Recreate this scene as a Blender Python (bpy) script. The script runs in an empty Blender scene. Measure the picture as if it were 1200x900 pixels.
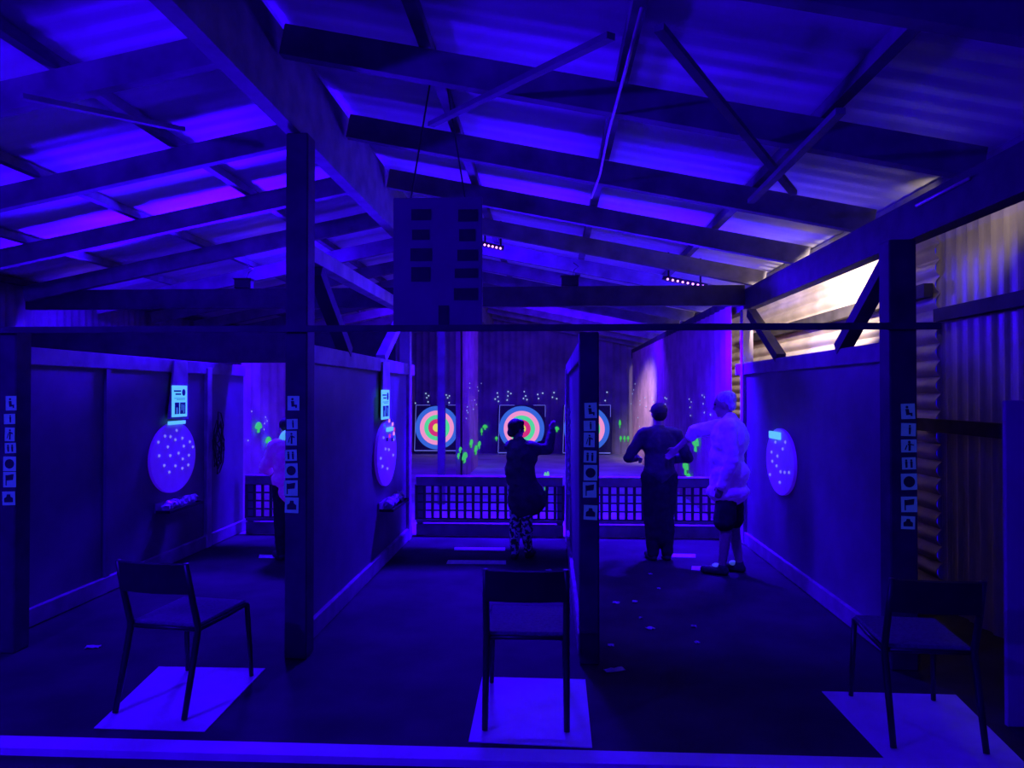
import bpy, bmesh, math, random
from mathutils import Vector, Matrix, Euler, noise
random.seed(7)
SC = bpy.context.scene
COL = SC.collection
PI = math.pi

# ------------------------------------------------------------------ camera
CAM = Vector((0, 0, 1.70)); FPX = 870.0
YAW = math.atan(46 / FPX); PIT = math.atan(10 / FPX)
FW = Vector((-math.sin(YAW) * math.cos(PIT), math.cos(YAW) * math.cos(PIT), math.sin(PIT)))
RT = Vector((math.cos(YAW), math.sin(YAW), 0)); UP = RT.cross(FW)
cd = bpy.data.cameras.new('camera'); cam = bpy.data.objects.new('camera', cd); COL.objects.link(cam)
cd.sensor_width = 36; cd.lens = 36 * FPX / 1200; cd.clip_start = 0.05; cd.clip_end = 200
cam.location = CAM; cam.rotation_euler = (PI / 2 + PIT, 0, YAW); SC.camera = cam

def ray(u, v): return RT * ((u - 600) / FPX) - UP * ((v - 450) / FPX) + FW
def on_z(u, v, z=0.0): d = ray(u, v); return CAM + d * ((z - CAM.z) / d.z)
def on_x(u, v, x): d = ray(u, v); return CAM + d * ((x - CAM.x) / d.x)
def on_y(u, v, y): d = ray(u, v); return CAM + d * ((y - CAM.y) / d.y)

# ------------------------------------------------------------------ materials
def nodes(name):
    m = bpy.data.materials.new(name); m.use_nodes = True
    nt = m.node_tree; b = nt.nodes['Principled BSDF']; return m, nt, b

def mat(name, col, rough=0.7, var=0.25, scale=8, stretch=(1, 1, 1), bump=0.0, spec=0.3, metal=0.0):
    m, nt, b = nodes(name)
    b.inputs['Roughness'].default_value = rough
    b.inputs['Specular IOR Level'].default_value = spec
    b.inputs['Metallic'].default_value = metal
    tc = nt.nodes.new('ShaderNodeTexCoord'); mp = nt.nodes.new('ShaderNodeMapping')
    mp.inputs['Scale'].default_value = stretch
    nz = nt.nodes.new('ShaderNodeTexNoise'); nz.inputs['Scale'].default_value = scale; nz.inputs['Detail'].default_value = 6
    cr = nt.nodes.new('ShaderNodeValToRGB')
    lo = [max(0, c * (1 - var)) for c in col]; hi = [min(1, c * (1 + var)) for c in col]
    cr.color_ramp.elements[0].color = (*lo, 1); cr.color_ramp.elements[1].color = (*hi, 1)
    cr.color_ramp.elements[0].position = 0.3; cr.color_ramp.elements[1].position = 0.7
    L = nt.links.new
    L(tc.outputs['Object'], mp.inputs['Vector']); L(mp.outputs['Vector'], nz.inputs['Vector'])
    L(nz.outputs['Fac'], cr.inputs['Fac']); L(cr.outputs['Color'], b.inputs['Base Color'])
    if bump:
        bp = nt.nodes.new('ShaderNodeBump'); bp.inputs['Strength'].default_value = bump; bp.inputs['Distance'].default_value = 0.02
        L(nz.outputs['Fac'], bp.inputs['Height']); L(bp.outputs['Normal'], b.inputs['Normal'])
    return m

def glow(name, col, s=1.0, base=None):
    m, nt, b = nodes(name)
    b.inputs['Base Color'].default_value = (*(base or (0.02, 0.02, 0.02)), 1)
    b.inputs['Roughness'].default_value = 0.8
    b.inputs['Emission Color'].default_value = (*col, 1); b.inputs['Emission Strength'].default_value = s
    return m

M = {}
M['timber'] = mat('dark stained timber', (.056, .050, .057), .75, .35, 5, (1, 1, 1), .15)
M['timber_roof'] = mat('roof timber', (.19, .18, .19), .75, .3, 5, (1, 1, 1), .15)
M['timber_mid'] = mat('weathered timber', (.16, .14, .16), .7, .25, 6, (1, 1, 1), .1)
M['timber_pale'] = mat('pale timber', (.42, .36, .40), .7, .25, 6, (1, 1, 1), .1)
M['roof'] = mat('roof sheet underside', (.68, .66, .68), .6, .15, 1.4, (1, 3, 1))
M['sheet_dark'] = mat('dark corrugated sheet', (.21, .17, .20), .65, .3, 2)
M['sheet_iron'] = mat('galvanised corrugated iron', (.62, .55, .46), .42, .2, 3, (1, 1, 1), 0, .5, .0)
M['board_brown'] = mat('brown painted boards', (.42, .24, .25), .7, .25, 3)
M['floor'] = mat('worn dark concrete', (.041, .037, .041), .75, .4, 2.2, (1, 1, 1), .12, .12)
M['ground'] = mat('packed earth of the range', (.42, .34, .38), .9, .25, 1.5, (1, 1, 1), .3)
M['partition'] = mat('dark painted board', (.15, .135, .16), .6, .2, 2.5)
M['rail'] = mat('fence timber', (.26, .21, .25), .7, .25, 6)
M['lattice'] = mat('dark lattice', (.09, .08, .09), .7, .2, 10)
M['mat'] = mat('scuffed white vinyl', (.70, .70, .72), .6, .08, 6, (1, 1, 1), .05)
M['paint'] = mat('white line paint', (.62, .62, .64), .7, .2, 20)
M['black'] = mat('black plastic', (.022, .022, .024), .5, .2, 12)
M['black_metal'] = mat('black enamelled steel', (.018, .018, .02), .4, .2, 12, (1, 1, 1), 0, .5)
M['seat'] = mat('dark woven seat', (.13, .13, .14), .8, .25, 60)
M['sign'] = mat('dark sign board', (.16, .15, .165), .7, .12, 4)
M['plaque'] = mat('black plaque', (.03, .028, .03), .6, .3, 14)
M['card'] = mat('laminated pale card', (.22, .28, .34), .45, .12, 20)
M['ink'] = mat('black ink', (.03, .03, .035), .7, .2, 30)
M['disc'] = mat('blue plastic disc', (.55, .5, .62), .5, .08, 9)
M['peg'] = glow('white peg', (.30, .32, .95), .55, (.5, .5, .5))
M['panel_pale'] = mat('pale leaning board', (.34, .32, .36), .7, .15, 3)
M['paper'] = mat('scrap paper', (.5, .5, .52), .8, .2, 30)
M['foil'] = mat('crumpled clear plastic', (.5, .5, .55), .2, .3, 30, (1, 1, 1), 0, .8)
M['notice'] = glow('fluorescent notice paper', (.10, .55, .85), .95, (.5, .5, .5))
M['notice_ink'] = mat('notice print', (.05, .06, .18), .7, .2, 30)
M['ring_blue'] = glow('fluorescent blue ring', (.035, .13, .70), .95)
M['ring_pink'] = glow('fluorescent pink ring', (.90, .30, .62), .95)
M['ring_green'] = glow('fluorescent green ring', (.08, .70, .32), .95)
M['ring_magenta'] = glow('fluorescent magenta ring', (.66, .025, .19), .95)
M['ring_yellow'] = glow('fluorescent yellow spot', (.72, .78, .10), .95)
M['boss'] = mat('dark foam boss', (.06, .05, .07), .9, .2, 20)
M['edge_white'] = glow('pale edge tape', (.16, .2, .62), .6, (.5, .5, .5))
M['mush'] = glow('fluorescent green paint', (.05, .60, .10), .85)
M['mush_pale'] = glow('fluorescent pale green paint', (.16, .62, .42), .8)
M['dots'] = glow('fluorescent white paint', (.42, .62, .90), .9)
M['diode'] = glow('ultraviolet diode', (.95, .30, 1.0), 3.0)
M['bulb'] = glow('warm bulb', (1.0, .72, .5), 6.0)
M['skin'] = mat('skin', (.42, .30, .28), .6, .08, 30)
M['eye'] = mat('eye', (.06, .05, .05), .3, .1, 30)
M['hair_dark'] = mat('dark hair', (.035, .03, .03), .7, .4, 60, (1, 1, .2), .3)
M['hair_pale'] = mat('pale hair', (.75, .70, .74), .8, .3, 60, (1, 1, .3), .5)
M['jacket_dark'] = mat('dark jacket', (.09, .075, .09), .8, .35, 9, (1, 1, .5), .3)
M['shirt_dark'] = mat('dark shirt', (.07, .065, .08), .85, .25, 14, (1, 1, 1), .2)
M['shirt_pale'] = mat('pale crumpled shirt', (.85, .84, .88), .85, .15, 16, (1, 1, 1), .5)
M['jacket_pale'] = mat('pale jacket', (.6, .56, .62), .85, .2, 16, (1, 1, 1), .4)
M['trouser_dark'] = mat('dark trousers', (.025, .025, .03), .9, .3, 20)
M['hood_bright'] = glow('fluorescent hood lining', (.08, .45, .75), .8, (.4, .4, .4))
M['shoe'] = mat('dark shoe', (.05, .05, .055), .6, .3, 30)
M['sock'] = mat('pale shoe tongue', (.55, .55, .6), .8, .2, 30)

def pattern_mat():
    m, nt, b = nodes('patterned trousers')
    tc = nt.nodes.new('ShaderNodeTexCoord'); vo = nt.nodes.new('ShaderNodeTexNoise')
    vo.inputs['Scale'].default_value = 26; vo.inputs['Detail'].default_value = 2
    cr = nt.nodes.new('ShaderNodeValToRGB'); cr.color_ramp.interpolation = 'CONSTANT'
    cr.color_ramp.elements[0].color = (.05, .05, .06, 1); cr.color_ramp.elements[1].color = (.9, .9, .95, 1)
    cr.color_ramp.elements[1].position = .5
    nt.links.new(tc.outputs['Object'], vo.inputs['Vector']); nt.links.new(vo.outputs['Fac'], cr.inputs['Fac'])
    nt.links.new(cr.outputs['Color'], b.inputs['Base Color']); b.inputs['Roughness'].default_value = .9
    return m
M['camo'] = pattern_mat()
for nm_, e_ in (('card', (.005, .013, .09)), ('disc', (.02, .001, .30)), ('shirt_pale', (.010, .001, .15)), ('jacket_pale', (.03, .001, .18)), ('sock', (.02, .04, .25))):   # glow added where lamps fall short: cards, discs, pale cloth that fluoresce under blacklight
    b_ = M[nm_].node_tree.nodes['Principled BSDF']; b_.inputs['Emission Color'].default_value = (*e_, 1); b_.inputs['Emission Strength'].default_value = 1

# ------------------------------------------------------------------ mesh builder
class MB:
    def __init__(s): s.bm = bmesh.new()
    def hexa(s, p):   # 8 points: bottom 4 ccw, top 4 ccw
        v = [s.bm.verts.new(q) for q in p]
        for f in ((3, 2, 1, 0), (4, 5, 6, 7), (0, 1, 5, 4), (1, 2, 6, 5), (2, 3, 7, 6), (3, 0, 4, 7)):
            s.bm.faces.new([v[i] for i in f])
    def box(s, c, d, rz=0):
        c = Vector(c); R = Matrix.Rotation(rz, 3, 'Z'); x, y, z = d[0] / 2, d[1] / 2, d[2] / 2
        s.hexa([c + R @ Vector(q) for q in ((-x, -y, -z), (x, -y, -z), (x, y, -z), (-x, y, -z), (-x, -y, z), (x, -y, z), (x, y, z), (-x, y, z))])
    def lo_hi(s, a, b):
        a, b = Vector(a), Vector(b); s.box((a + b) / 2, b - a)
    def bar(s, p0, p1, w, h, up=(0, 0, 1)):      # w sideways, h along up
        p0, p1 = Vector(p0), Vector(p1); d = (p1 - p0).normalized(); up = Vector(up)
        sd = d.cross(up).normalized(); u = sd.cross(d)
        sd = sd * w / 2; u = u * h / 2
        s.hexa([p0 - sd - u, p0 + sd - u, p1 + sd - u, p1 - sd - u, p0 - sd + u, p0 + sd + u, p1 + sd + u, p1 - sd + u])
    def tube(s, pts, r, n=8, closed_caps=True):
        pts = [Vector(p) for p in pts]; rings = []
        for i, p in enumerate(pts):
            d = ((pts[min(i + 1, len(pts) - 1)] - pts[max(i - 1, 0)])).normalized()
            a = Vector((0, 0, 1)) if abs(d.z) < .9 else Vector((1, 0, 0))
            x = d.cross(a).normalized(); y = d.cross(x)
            rr = r[i] if isinstance(r, (list, tuple)) else r
            rings.append([s.bm.verts.new(p + (x * math.cos(t) + y * math.sin(t)) * rr) for t in [2 * PI * k / n for k in range(n)]])
        for A, B in zip(rings, rings[1:]):
            for k in range(n): s.bm.faces.new((A[k], A[(k + 1) % n], B[(k + 1) % n], B[k]))
        s.bm.faces.new(rings[0][::-1]); s.bm.faces.new(rings[-1])
    def prism(s, poly, ext):   # poly list of 3d points, extruded by vector
        ext = Vector(ext); a = [s.bm.verts.new(Vector(p)) for p in poly]; b = [s.bm.verts.new(Vector(p) + ext) for p in poly]
        n = len(poly); s.bm.faces.new(a[::-1]); s.bm.faces.new(b)
        for i in range(n): s.bm.faces.new((a[i], a[(i + 1) % n], b[(i + 1) % n], b[i]))
    def ball(s, c, r, seg=8):
        mt = Matrix.Translation(Vector(c)) @ Matrix.Diagonal((*(r if isinstance(r, (tuple, list)) else (r, r, r)), 1))
        bmesh.ops.create_uvsphere(s.bm, u_segments=seg * 2, v_segments=seg, radius=1, matrix=mt)
    def build(s, name, m, parent=None, bevel=0, smooth=False, loc=None):
        bmesh.ops.recalc_face_normals(s.bm, faces=s.bm.faces)
        if bevel:
            bmesh.ops.bevel(s.bm, geom=s.bm.edges[:], offset=bevel, segments=1, affect='EDGES', clamp_overlap=True)
        me = bpy.data.meshes.new(name); s.bm.to_mesh(me); s.bm.free()
        if smooth:
            for p in me.polygons: p.use_smooth = True
        o = bpy.data.objects.new(name, me); me.materials.append(M[m] if isinstance(m, str) else m); COL.objects.link(o)
        if parent: o.parent = parent
        if loc is not None: o.location = loc
        return o

def tag(o, label, cat, group=None, kind=None):
    o['label'] = label; o['category'] = cat
    if group: o['group'] = group
    if kind: o['kind'] = kind
    return o
def empty(name, loc, label, cat, group=None, rz=0, kind='thing'):
    o = bpy.data.objects.new(name, None); COL.objects.link(o); o.location = loc; o.rotation_euler = (0, 0, rz)
    o.empty_display_size = .1
    return tag(o, label, cat, group, kind)
def struct(o): o['kind'] = 'structure'; return o
ORD = ['first', 'second', 'third', 'fourth', 'fifth', 'sixth', 'seventh', 'eighth', 'ninth', 'tenth', 'eleventh', 'twelfth', 'thirteenth', 'fourteenth']

# ------------------------------------------------------------------ the shed: sizes
RX, RH, PITCH = -1.67, 4.00, 0.20            # ridge x, roof underside at the ridge, slope
XL, XR, Y0, YB = -6.44, 3.12, -1.2, 20.8
PX = [-3.80, -1.68, 0.22, 2.20]              # lane partitions
YP, YE = 4.78, 8.60                          # near post line, lane end line
def roof_z(x): return RH - PITCH * abs(x - RX)

# floor of the lanes and ground of the range
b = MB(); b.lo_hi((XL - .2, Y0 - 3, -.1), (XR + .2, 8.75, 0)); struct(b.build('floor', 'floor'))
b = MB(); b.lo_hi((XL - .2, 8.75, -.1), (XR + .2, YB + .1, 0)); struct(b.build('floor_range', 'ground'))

def sheet(name, m, O, U, V, N, lu, lv, pitch, amp, sharp=1.0, per=6):
    """corrugated sheet: runs lu along U (the wave direction) and lv along V"""
    U, V, N, O = Vector(U), Vector(V), Vector(N), Vector(O); bm = bmesh.new(); n = int(lu / pitch * per)
    def w(t):
        c = .5 + .5 * math.cos(2 * PI * t / pitch); return amp * (c ** sharp)
    rows = []
    for i in range(n + 1):
        t = lu * i / n; p = O + U * t + N * w(t); q = p - N * .004
        rows.append([bm.verts.new(x) for x in (p, p + V * lv, q + V * lv, q)])
    for A, B in zip(rows, rows[1:]):
        for k in range(4): bm.faces.new((A[k], A[(k + 1) % 4], B[(k + 1) % 4], B[k]))
    bm.faces.new(rows[0][::-1]); bm.faces.new(rows[-1])
    bmesh.ops.recalc_face_normals(bm, faces=bm.faces)
    me = bpy.data.meshes.new(name); bm.to_mesh(me); bm.free(); me.materials.append(M[m])
    for p in me.polygons: p.use_smooth = False
    o = bpy.data.objects.new(name, me); COL.objects.link(o); return struct(o)

# roof: two sheeted slopes
for nm, sgn, xe in (('ceiling', 1, XR + .25), ('ceiling_left', -1, XL - .25)):
    L = abs(xe - RX); s = math.sqrt(1 + PITCH ** 2)
    sheet(nm, 'roof', (RX, Y0, RH), (0, 1, 0), (sgn / s, 0, -PITCH / s), (sgn * PITCH / s, 0, 1 / s), YB - Y0 + .1, L * s, .20, .006, 1, 6)
# walls
YS = 6.15
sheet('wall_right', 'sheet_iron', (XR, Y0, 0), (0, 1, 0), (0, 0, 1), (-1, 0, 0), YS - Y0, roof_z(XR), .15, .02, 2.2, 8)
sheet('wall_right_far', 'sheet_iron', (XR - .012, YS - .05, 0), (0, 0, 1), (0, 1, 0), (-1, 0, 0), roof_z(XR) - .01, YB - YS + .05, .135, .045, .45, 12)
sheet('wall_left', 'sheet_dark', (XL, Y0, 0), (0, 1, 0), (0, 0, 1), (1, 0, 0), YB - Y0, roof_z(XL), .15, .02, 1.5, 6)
def gable(name, m, y, x0, x1):
    bm = bmesh.new(); n = int((x1 - x0) / .19 * 8); rows = []
    for i in range(n + 1):
        x = x0 + (x1 - x0) * i / n; w = .03 * (.5 + .5 * math.cos(2 * PI * x / .19)) ** 2; z = roof_z(x) - .01
        rows.append([bm.verts.new(q) for q in ((x, y - w, 0), (x, y - w, z), (x, y + .02 - w, z), (x, y + .02 - w, 0))])
    for A, B in zip(rows, rows[1:]):
        for k in range(4): bm.faces.new((A[k], B[k], B[(k + 1) % 4], A[(k + 1) % 4]))
    bmesh.ops.recalc_face_normals(bm, faces=bm.faces)
    me = bpy.data.meshes.new(name); bm.to_mesh(me); bm.free(); me.materials.append(M[m])
    o = bpy.data.objects.new(name, me); COL.objects.link(o); return struct(o)
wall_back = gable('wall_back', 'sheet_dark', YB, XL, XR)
def wall_b(name, x, y0, y1, side, h):
    return sheet(name, 'board_brown', (x, y0, 0), (0, 1, 0), (0, 0, 1), (side, 0, 0), y1 - y0, h, .30, .03, 1.5, 8)
wall_range_right = wall_b('wall_range_right', 2.18, 9.0, 19.9, -1, 2.75)
wall_range_left = wall_b('wall_range_left', -3.86, 9.0, YB - .06, 1, 2.3)
wall_range_mid = wall_b('wall_range_middle', -1.72, 14.1, 17.2, 1, 3.2)
# back face of the middle divider wall (it is framed, not paper thin)
b = MB(); b.lo_hi((-1.82, 14.1, 0), (-1.73, 17.2, 3.2)); o = b.build('wall_range_middle_back', 'board_brown'); struct(o)
# painted sill line at the front of the lanes
ya = on_z(300, 878, 0).y; yb_ = on_z(300, 893, 0).y
b = MB(); b.lo_hi((XL + .05, yb_, 0), (XR - .05, ya, .035)); struct(b.build('trim_1', 'mat'))

# ------------------------------------------------------------------ roof timbers
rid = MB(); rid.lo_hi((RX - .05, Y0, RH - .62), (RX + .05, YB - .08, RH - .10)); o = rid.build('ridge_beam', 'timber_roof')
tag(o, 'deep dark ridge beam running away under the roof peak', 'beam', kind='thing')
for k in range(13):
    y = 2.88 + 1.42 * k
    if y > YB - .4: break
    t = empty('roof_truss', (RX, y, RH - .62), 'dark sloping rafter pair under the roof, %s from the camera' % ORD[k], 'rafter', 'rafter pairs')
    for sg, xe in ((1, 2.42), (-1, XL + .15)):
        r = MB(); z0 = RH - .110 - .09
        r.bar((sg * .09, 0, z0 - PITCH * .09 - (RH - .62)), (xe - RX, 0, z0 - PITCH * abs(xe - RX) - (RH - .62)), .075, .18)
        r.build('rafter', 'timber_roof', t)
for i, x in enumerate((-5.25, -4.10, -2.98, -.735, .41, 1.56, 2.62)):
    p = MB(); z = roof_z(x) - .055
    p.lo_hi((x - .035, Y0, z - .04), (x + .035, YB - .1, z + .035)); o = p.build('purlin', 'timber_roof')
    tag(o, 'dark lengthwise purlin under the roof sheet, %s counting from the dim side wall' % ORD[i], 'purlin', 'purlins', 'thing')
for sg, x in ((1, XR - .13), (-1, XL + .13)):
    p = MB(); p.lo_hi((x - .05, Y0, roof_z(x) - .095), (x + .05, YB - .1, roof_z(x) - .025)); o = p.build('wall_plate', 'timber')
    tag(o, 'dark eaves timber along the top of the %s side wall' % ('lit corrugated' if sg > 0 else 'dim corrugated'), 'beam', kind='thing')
p = MB(); p.lo_hi((2.215, Y0, 2.645), (2.325, YB - .1, 2.885)); o = p.build('eaves_beam', 'timber')
tag(o, 'deep dark beam on the post in front of the lit iron wall', 'beam', kind='thing')
# slender diagonal braces under the purlins
def on_roof(u, v, off=.30):
    d = ray(u, v)
    best = None
    for sg in (1, -1):      # z = RH-off - PITCH*sg*(x-RX)
        tt = (RH - off - CAM.z + PITCH * sg * RX) / (d.z + PITCH * sg * d.x)
        p = CAM + d * tt
        if (p.x - RX) * sg >= 0: best = p
    return best
for (a, c, lb) in (((505, 146), (716, 42), 'slender dark brace crossing the bright roof sheet above the hanging sign'),
                   ((772, 32), (930, 226), 'slender dark brace under the bright roof sheet on the lamp side'),
                   ((25, 113), (215, 152), 'slender dark brace under the roof sheet on the dim slope'),
                   ((985, 130), (880, 236), 'slender dark brace crossing near the eaves above the lit iron wall')):
    p = MB(); A = on_roof(*a, off=.345 + .06 * (a[0] == 985)); C = on_roof(*c, off=.345 + .06 * (a[0] == 985)); p.bar(A, C, .045, .03); o = p.build('roof_brace', 'timber_roof')
    tag(o, lb, 'brace', 'roof braces', 'thing')
# tie beam over the lane ends
b = MB(); b.lo_hi((XL + .12, YE, 2.70), (2.21, YE + .09, 2.93)); o = b.build('tie_beam', 'timber')
tag(o, 'long dark tie beam crossing the shed above the lane ends', 'beam', kind='thing')
for u, s in ((284, 'near the ridge post'), (668, 'beside the hanging sign')):
    p = on_y(u, 330, YE); t = empty('junction_box', (p.x, YE + .045, 2.93), 'small dark box sitting on the tie beam %s' % s, 'box', 'boxes on the tie beam')
    q = MB(); q.box((0, 0, .06), (.20, .10, .11)); q.build('box_body', 'black', t, .006)
    q = MB(); q.box((0, 0, .12), (.22, .12, .012)); q.build('lid', 'black', t)
    q = MB(); q.tube([(.03, 0, .12), (.05, .02, .2), (.10, .02, .24), (.04, 0, .28)], .006, 6); q.build('cable', 'black', t)
# thin rail across the near posts
b = MB(); b.lo_hi((XL + .15, YP - .16, 2.085), (2.36, YP - .12, 2.125)); o = b.build('cross_rail', 'timber')
tag(o, 'thin dark rail crossing the shed at head height on the near posts', 'rail', kind='thing')
# header board over the first lane
b = MB(); b.lo_hi((-6.2, YE - .10, 2.05), (-1.80, YE - .02, 2.46)); o = b.build('header_board', 'timber')
tag(o, 'dark header board above the end of the lane with the first oval board', 'board', kind='thing')

# ------------------------------------------------------------------ posts and partitions
pn = ['with the first row of cards, at the edge of the picture', 'rising to the roof ridge', 'in the middle behind the middle chair', 'in front of the lit iron wall']
PT = [2.10, RH - .63, 2.08, 0]; PW = [.15, .145, .20, .165]; POSTX = []
for i, (u0, u1) in enumerate(((-14, 16), (334, 360), (679, 702), (1043, 1075))):
    yf = YP - .11
    x0 = on_y(u0, 460, yf).x; x1 = on_y(u1, 460, yf).x; xc = (x0 + x1) / 2; w = x1 - x0
    if i == 0: xc = on_y(8, 460, yf).x - .02; w = .16
    top = PT[i] if i != 3 else 2.642
    POSTX.append(xc)
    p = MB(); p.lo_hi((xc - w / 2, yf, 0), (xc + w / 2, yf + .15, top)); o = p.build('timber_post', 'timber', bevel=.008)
    tag(o, 'square dark timber post %s' % pn[i], 'post', 'near posts', 'thing')
# ridge posts further down the range
for y, zt, lb in ((11.2, RH - .63, 'slim dark ridge post standing in front of the first round target'),):
    p = MB(); p.lo_hi((RX - .055, y, 0), (RX + .055, y + .11, zt)); o = p.build('ridge_post', 'timber_mid', bevel=.005); tag(o, lb, 'post', kind='thing')

ptxt = ['lane partition with a broad oval board, a notice and a dangling cord', 'lane partition beside the ridge post with a narrow oval board and notice',
        'lane partition seen end on behind the middle post', 'lane partition beside the man with an oval board and no notice']
PART = []
for i, x in enumerate(PX):
    t = empty('lane_partition', (x, (YP + YE) / 2, 0), ptxt[i], 'partition', 'lane partitions'); PART.append(t)
    ye = on_x(285, 520, -3.78).y if i == 0 else YE
    y0, y1 = YP + .06 - t.location.y, ye - t.location.y; yq = (on_x(246, 520, -3.74).y - t.location.y + .105) if i == 0 else y1
    q = MB(); q.lo_hi((-.02, y0, .14), (.02, y1, 1.98)); q.build('panel', 'partition', t)
    q = MB(); q.lo_hi((-.045, y0, 1.90), (.045, y1 + (.22 if i else 0), 2.03)); q.build('top_rail', 'rail' if i != 3 else 'rail', t, .006)
    q = MB(); q.lo_hi((-.05, y0, .005), (.05, y1 + .05, .14)); q.build('bottom_rail', 'rail', t, .006)
    ztop = (2.69 if i == 1 else 2.64) if i in (1, 3) else 1.97
    q = MB(); q.lo_hi((-.06, yq - .16, 0.005), (.06, yq - .05, ztop)); q.build('end_post', 'timber_pale', t, .006)
    if i in (1, 3):
        ya, za, yb2, zb = (YP + .13 if i == 3 else 5.2) , 2.57, (5.75 if i == 3 else 6.0), 2.03
        q = MB(); q.bar((0, ya - t.location.y, za), (0, yb2 - t.location.y, zb), .09, .10, (1, 0, 0)); q.build('brace', 'timber', t)
        q = MB(); q.bar((0, 8.3 - t.location.y, 2.58), (0, 7.25 - t.location.y, 2.03), .09, .09, (1, 0, 0)); q.build('brace', 'timber_pale' if i == 1 else 'timber', t)
    if i == 1:
        q = MB(); q.lo_hi((-.05, y0, 2.60), (.05, y1 - .05, 2.71)); q.build('upper_plate', 'timber_pale', t)
    if i in (0,):   # second stud
        q = MB(); q.lo_hi((.02, -.6, .14), (.045, -.54, 1.9)); q.build('batten', 'partition', t)

# ------------------------------------------------------------------ low fences at the lane ends
def fence(x0, x1, lb):
    t = empty('low_fence', ((x0 + x1) / 2, YE + .16, 0), lb, 'fence', 'low fences at the lane ends'); L = (x1 - x0) / 2
    q = MB(); q.lo_hi((-L, -.05, .60), (L, .06, .715)); q.build('top_rail', 'rail', t, .008)
    q = MB(); q.lo_hi((-L, -.02, .01), (L, .02, .145)); q.build('bottom_board', 'rail', t, .004)
    q = MB(); q.lo_hi((-L, -.03, .165), (L, .03, .20)); q.build('lower_rail', 'rail', t, .004)
    q = MB(); n = int(round(2 * L / .098))
    for k in range(n + 1):
        xx = -L + 2 * L * k / n; q.lo_hi((xx - .017, -.008, .19), (xx + .017, .004, .61))
    for k in range(5):
        z = .205 + .098 * k; q.lo_hi((-L, .004, z - .009), (L, .012, z + .009))
    q.build('lattice', 'lattice', t)
    for xx in (-L + .04, L - .04):
        q = MB(); q.lo_hi((xx - .035, .02, 0), (xx + .035, .09, .6)); q.build('fence_post', 'rail', t)
fence(-3.66, -1.76, 'low lattice fence closing the lane with the hooded person')
fence(-1.60, .14, 'low lattice fence behind the archer in patterned trousers')
fence(.30, 2.12, 'low lattice fence behind the capped person and the pale-shirted man')

# ------------------------------------------------------------------ targets
rings = [('ring_blue', 1.0), ('ring_pink', .79), ('ring_green', .59), ('ring_magenta', .40), ('ring_yellow', .19)]
tl = ['round ringed target partly behind the slim ridge post', 'round ringed target behind the head of the aiming archer', 'round ringed target half hidden by the middle post']
for (u, v, r), lb in zip(((512, 501.2, 25.6), (611.3, 502.5, 26.6), (687.5, 502.5, 26.6)), tl):
    yt = 20.35; c = on_y(u, v, yt); R = r / FPX * yt
    t = empty('archery_target', (c.x, yt, 0), lb, 'target', 'round targets on the back wall'); H = R * 1.04
    q = MB(); q.lo_hi((-H, .01, c.z - H), (H, .14, c.z + H)); q.build('boss', 'boss', t)
    f = None
    for k, (mn, s) in enumerate(rings):
        q = MB(); n = 64; rr = R * s; ri = R * rings[k + 1][1] if k < 4 else 0
        if ri:
            for a in range(n):
                A, B = 2 * PI * a / n, 2 * PI * (a + 1) / n
                pt = [Vector((math.cos(w) * z, -.004, math.sin(w) * z + c.z)) for w, z in ((A, ri), (A, rr), (B, rr), (B, ri))]
                q.prism(pt, (0, .012, 0))
            bmesh.ops.remove_doubles(q.bm, verts=q.bm.verts[:], dist=1e-5)
        else:
            q.prism([Vector((math.cos(2 * PI * a / n) * rr, -.004, math.sin(2 * PI * a / n) * rr + c.z)) for a in range(n)], (0, .012, 0))
        o = q.build('scoring_ring' if ri else 'bullseye', mn, t); o['label'] = mn.split('_')[1] + (' ring' if ri else ' centre')
    q = MB(); e = .014
    q.bar((-H, 0, c.z - H), (-H * .93, 0, c.z + H), e, e, (0, 1, 0)); q.bar((-H * .93, 0, c.z + H), (-H * .3, 0, c.z + H), e, e, (0, 1, 0))
    q.build('edge_tape', 'edge_white', t); q = MB(); q.bar((H, 0, c.z + H * .5), (H, 0, c.z + H), e, e, (0, 1, 0)); q.bar((H * .5, 0, c.z + H), (H, 0, c.z + H), e, e, (0, 1, 0))
    q.build('edge_tape', 'edge_white', t); q = MB(); q.bar((-H, -.01, c.z - H - .01), (H, -.01, c.z - H - .01), e * 1.6, e * 1.6, (0, 1, 0)); q.build('edge_tape', 'edge_white', t)
    q = MB(); q.lo_hi((-H * .95, 0, .0), (-H * .75, .3, c.z - H)); q.lo_hi((H * .75, 0, .0), (H * .95, .3, c.z - H)); q.lo_hi((-H * .95, .05, .02), (H * .95, .12, .08))
    q.build('stand', 'boss', t)

# ------------------------------------------------------------------ glow dots on the range walls
def z6(x, y): return 460 + x / 4.615, 420 + y / 4.615
def z7(x, y): return 680 + x / 4.286, 430 + y / 4.286
def z5(x, y): return 250 + x / 4.0, 400 + y / 4.0
def dotset(name, pts, parent, axis):
    q = MB()
    for p, r in pts:
        q.ball(p, (r * .4, r, r) if axis == 'x' else (r, r * .4, r), 4)
    o = q.build(name, 'dots', parent); return o
back = [(88, 218), (103, 212), (107, 228), (123, 242), (180, 190), (195, 202), (185, 213), (192, 235), (290, 198), (308, 203), (298, 213), (306, 240), (350, 187), (358, 207), (362, 222), (360, 235), (364, 270),
        (567, 187), (555, 220), (570, 208), (573, 232), (625, 180), (640, 190), (624, 203), (620, 225), (712, 180), (720, 203), (708, 217), (727, 223), (785, 195), (812, 188), (790, 217), (873, 185), (865, 210), (888, 218), (1160, 183), (1150, 228)]
dotset('glow_dots', [(on_y(*z6(*p), YB - .035), .021) for p in back], wall_back, 'y')
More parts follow.
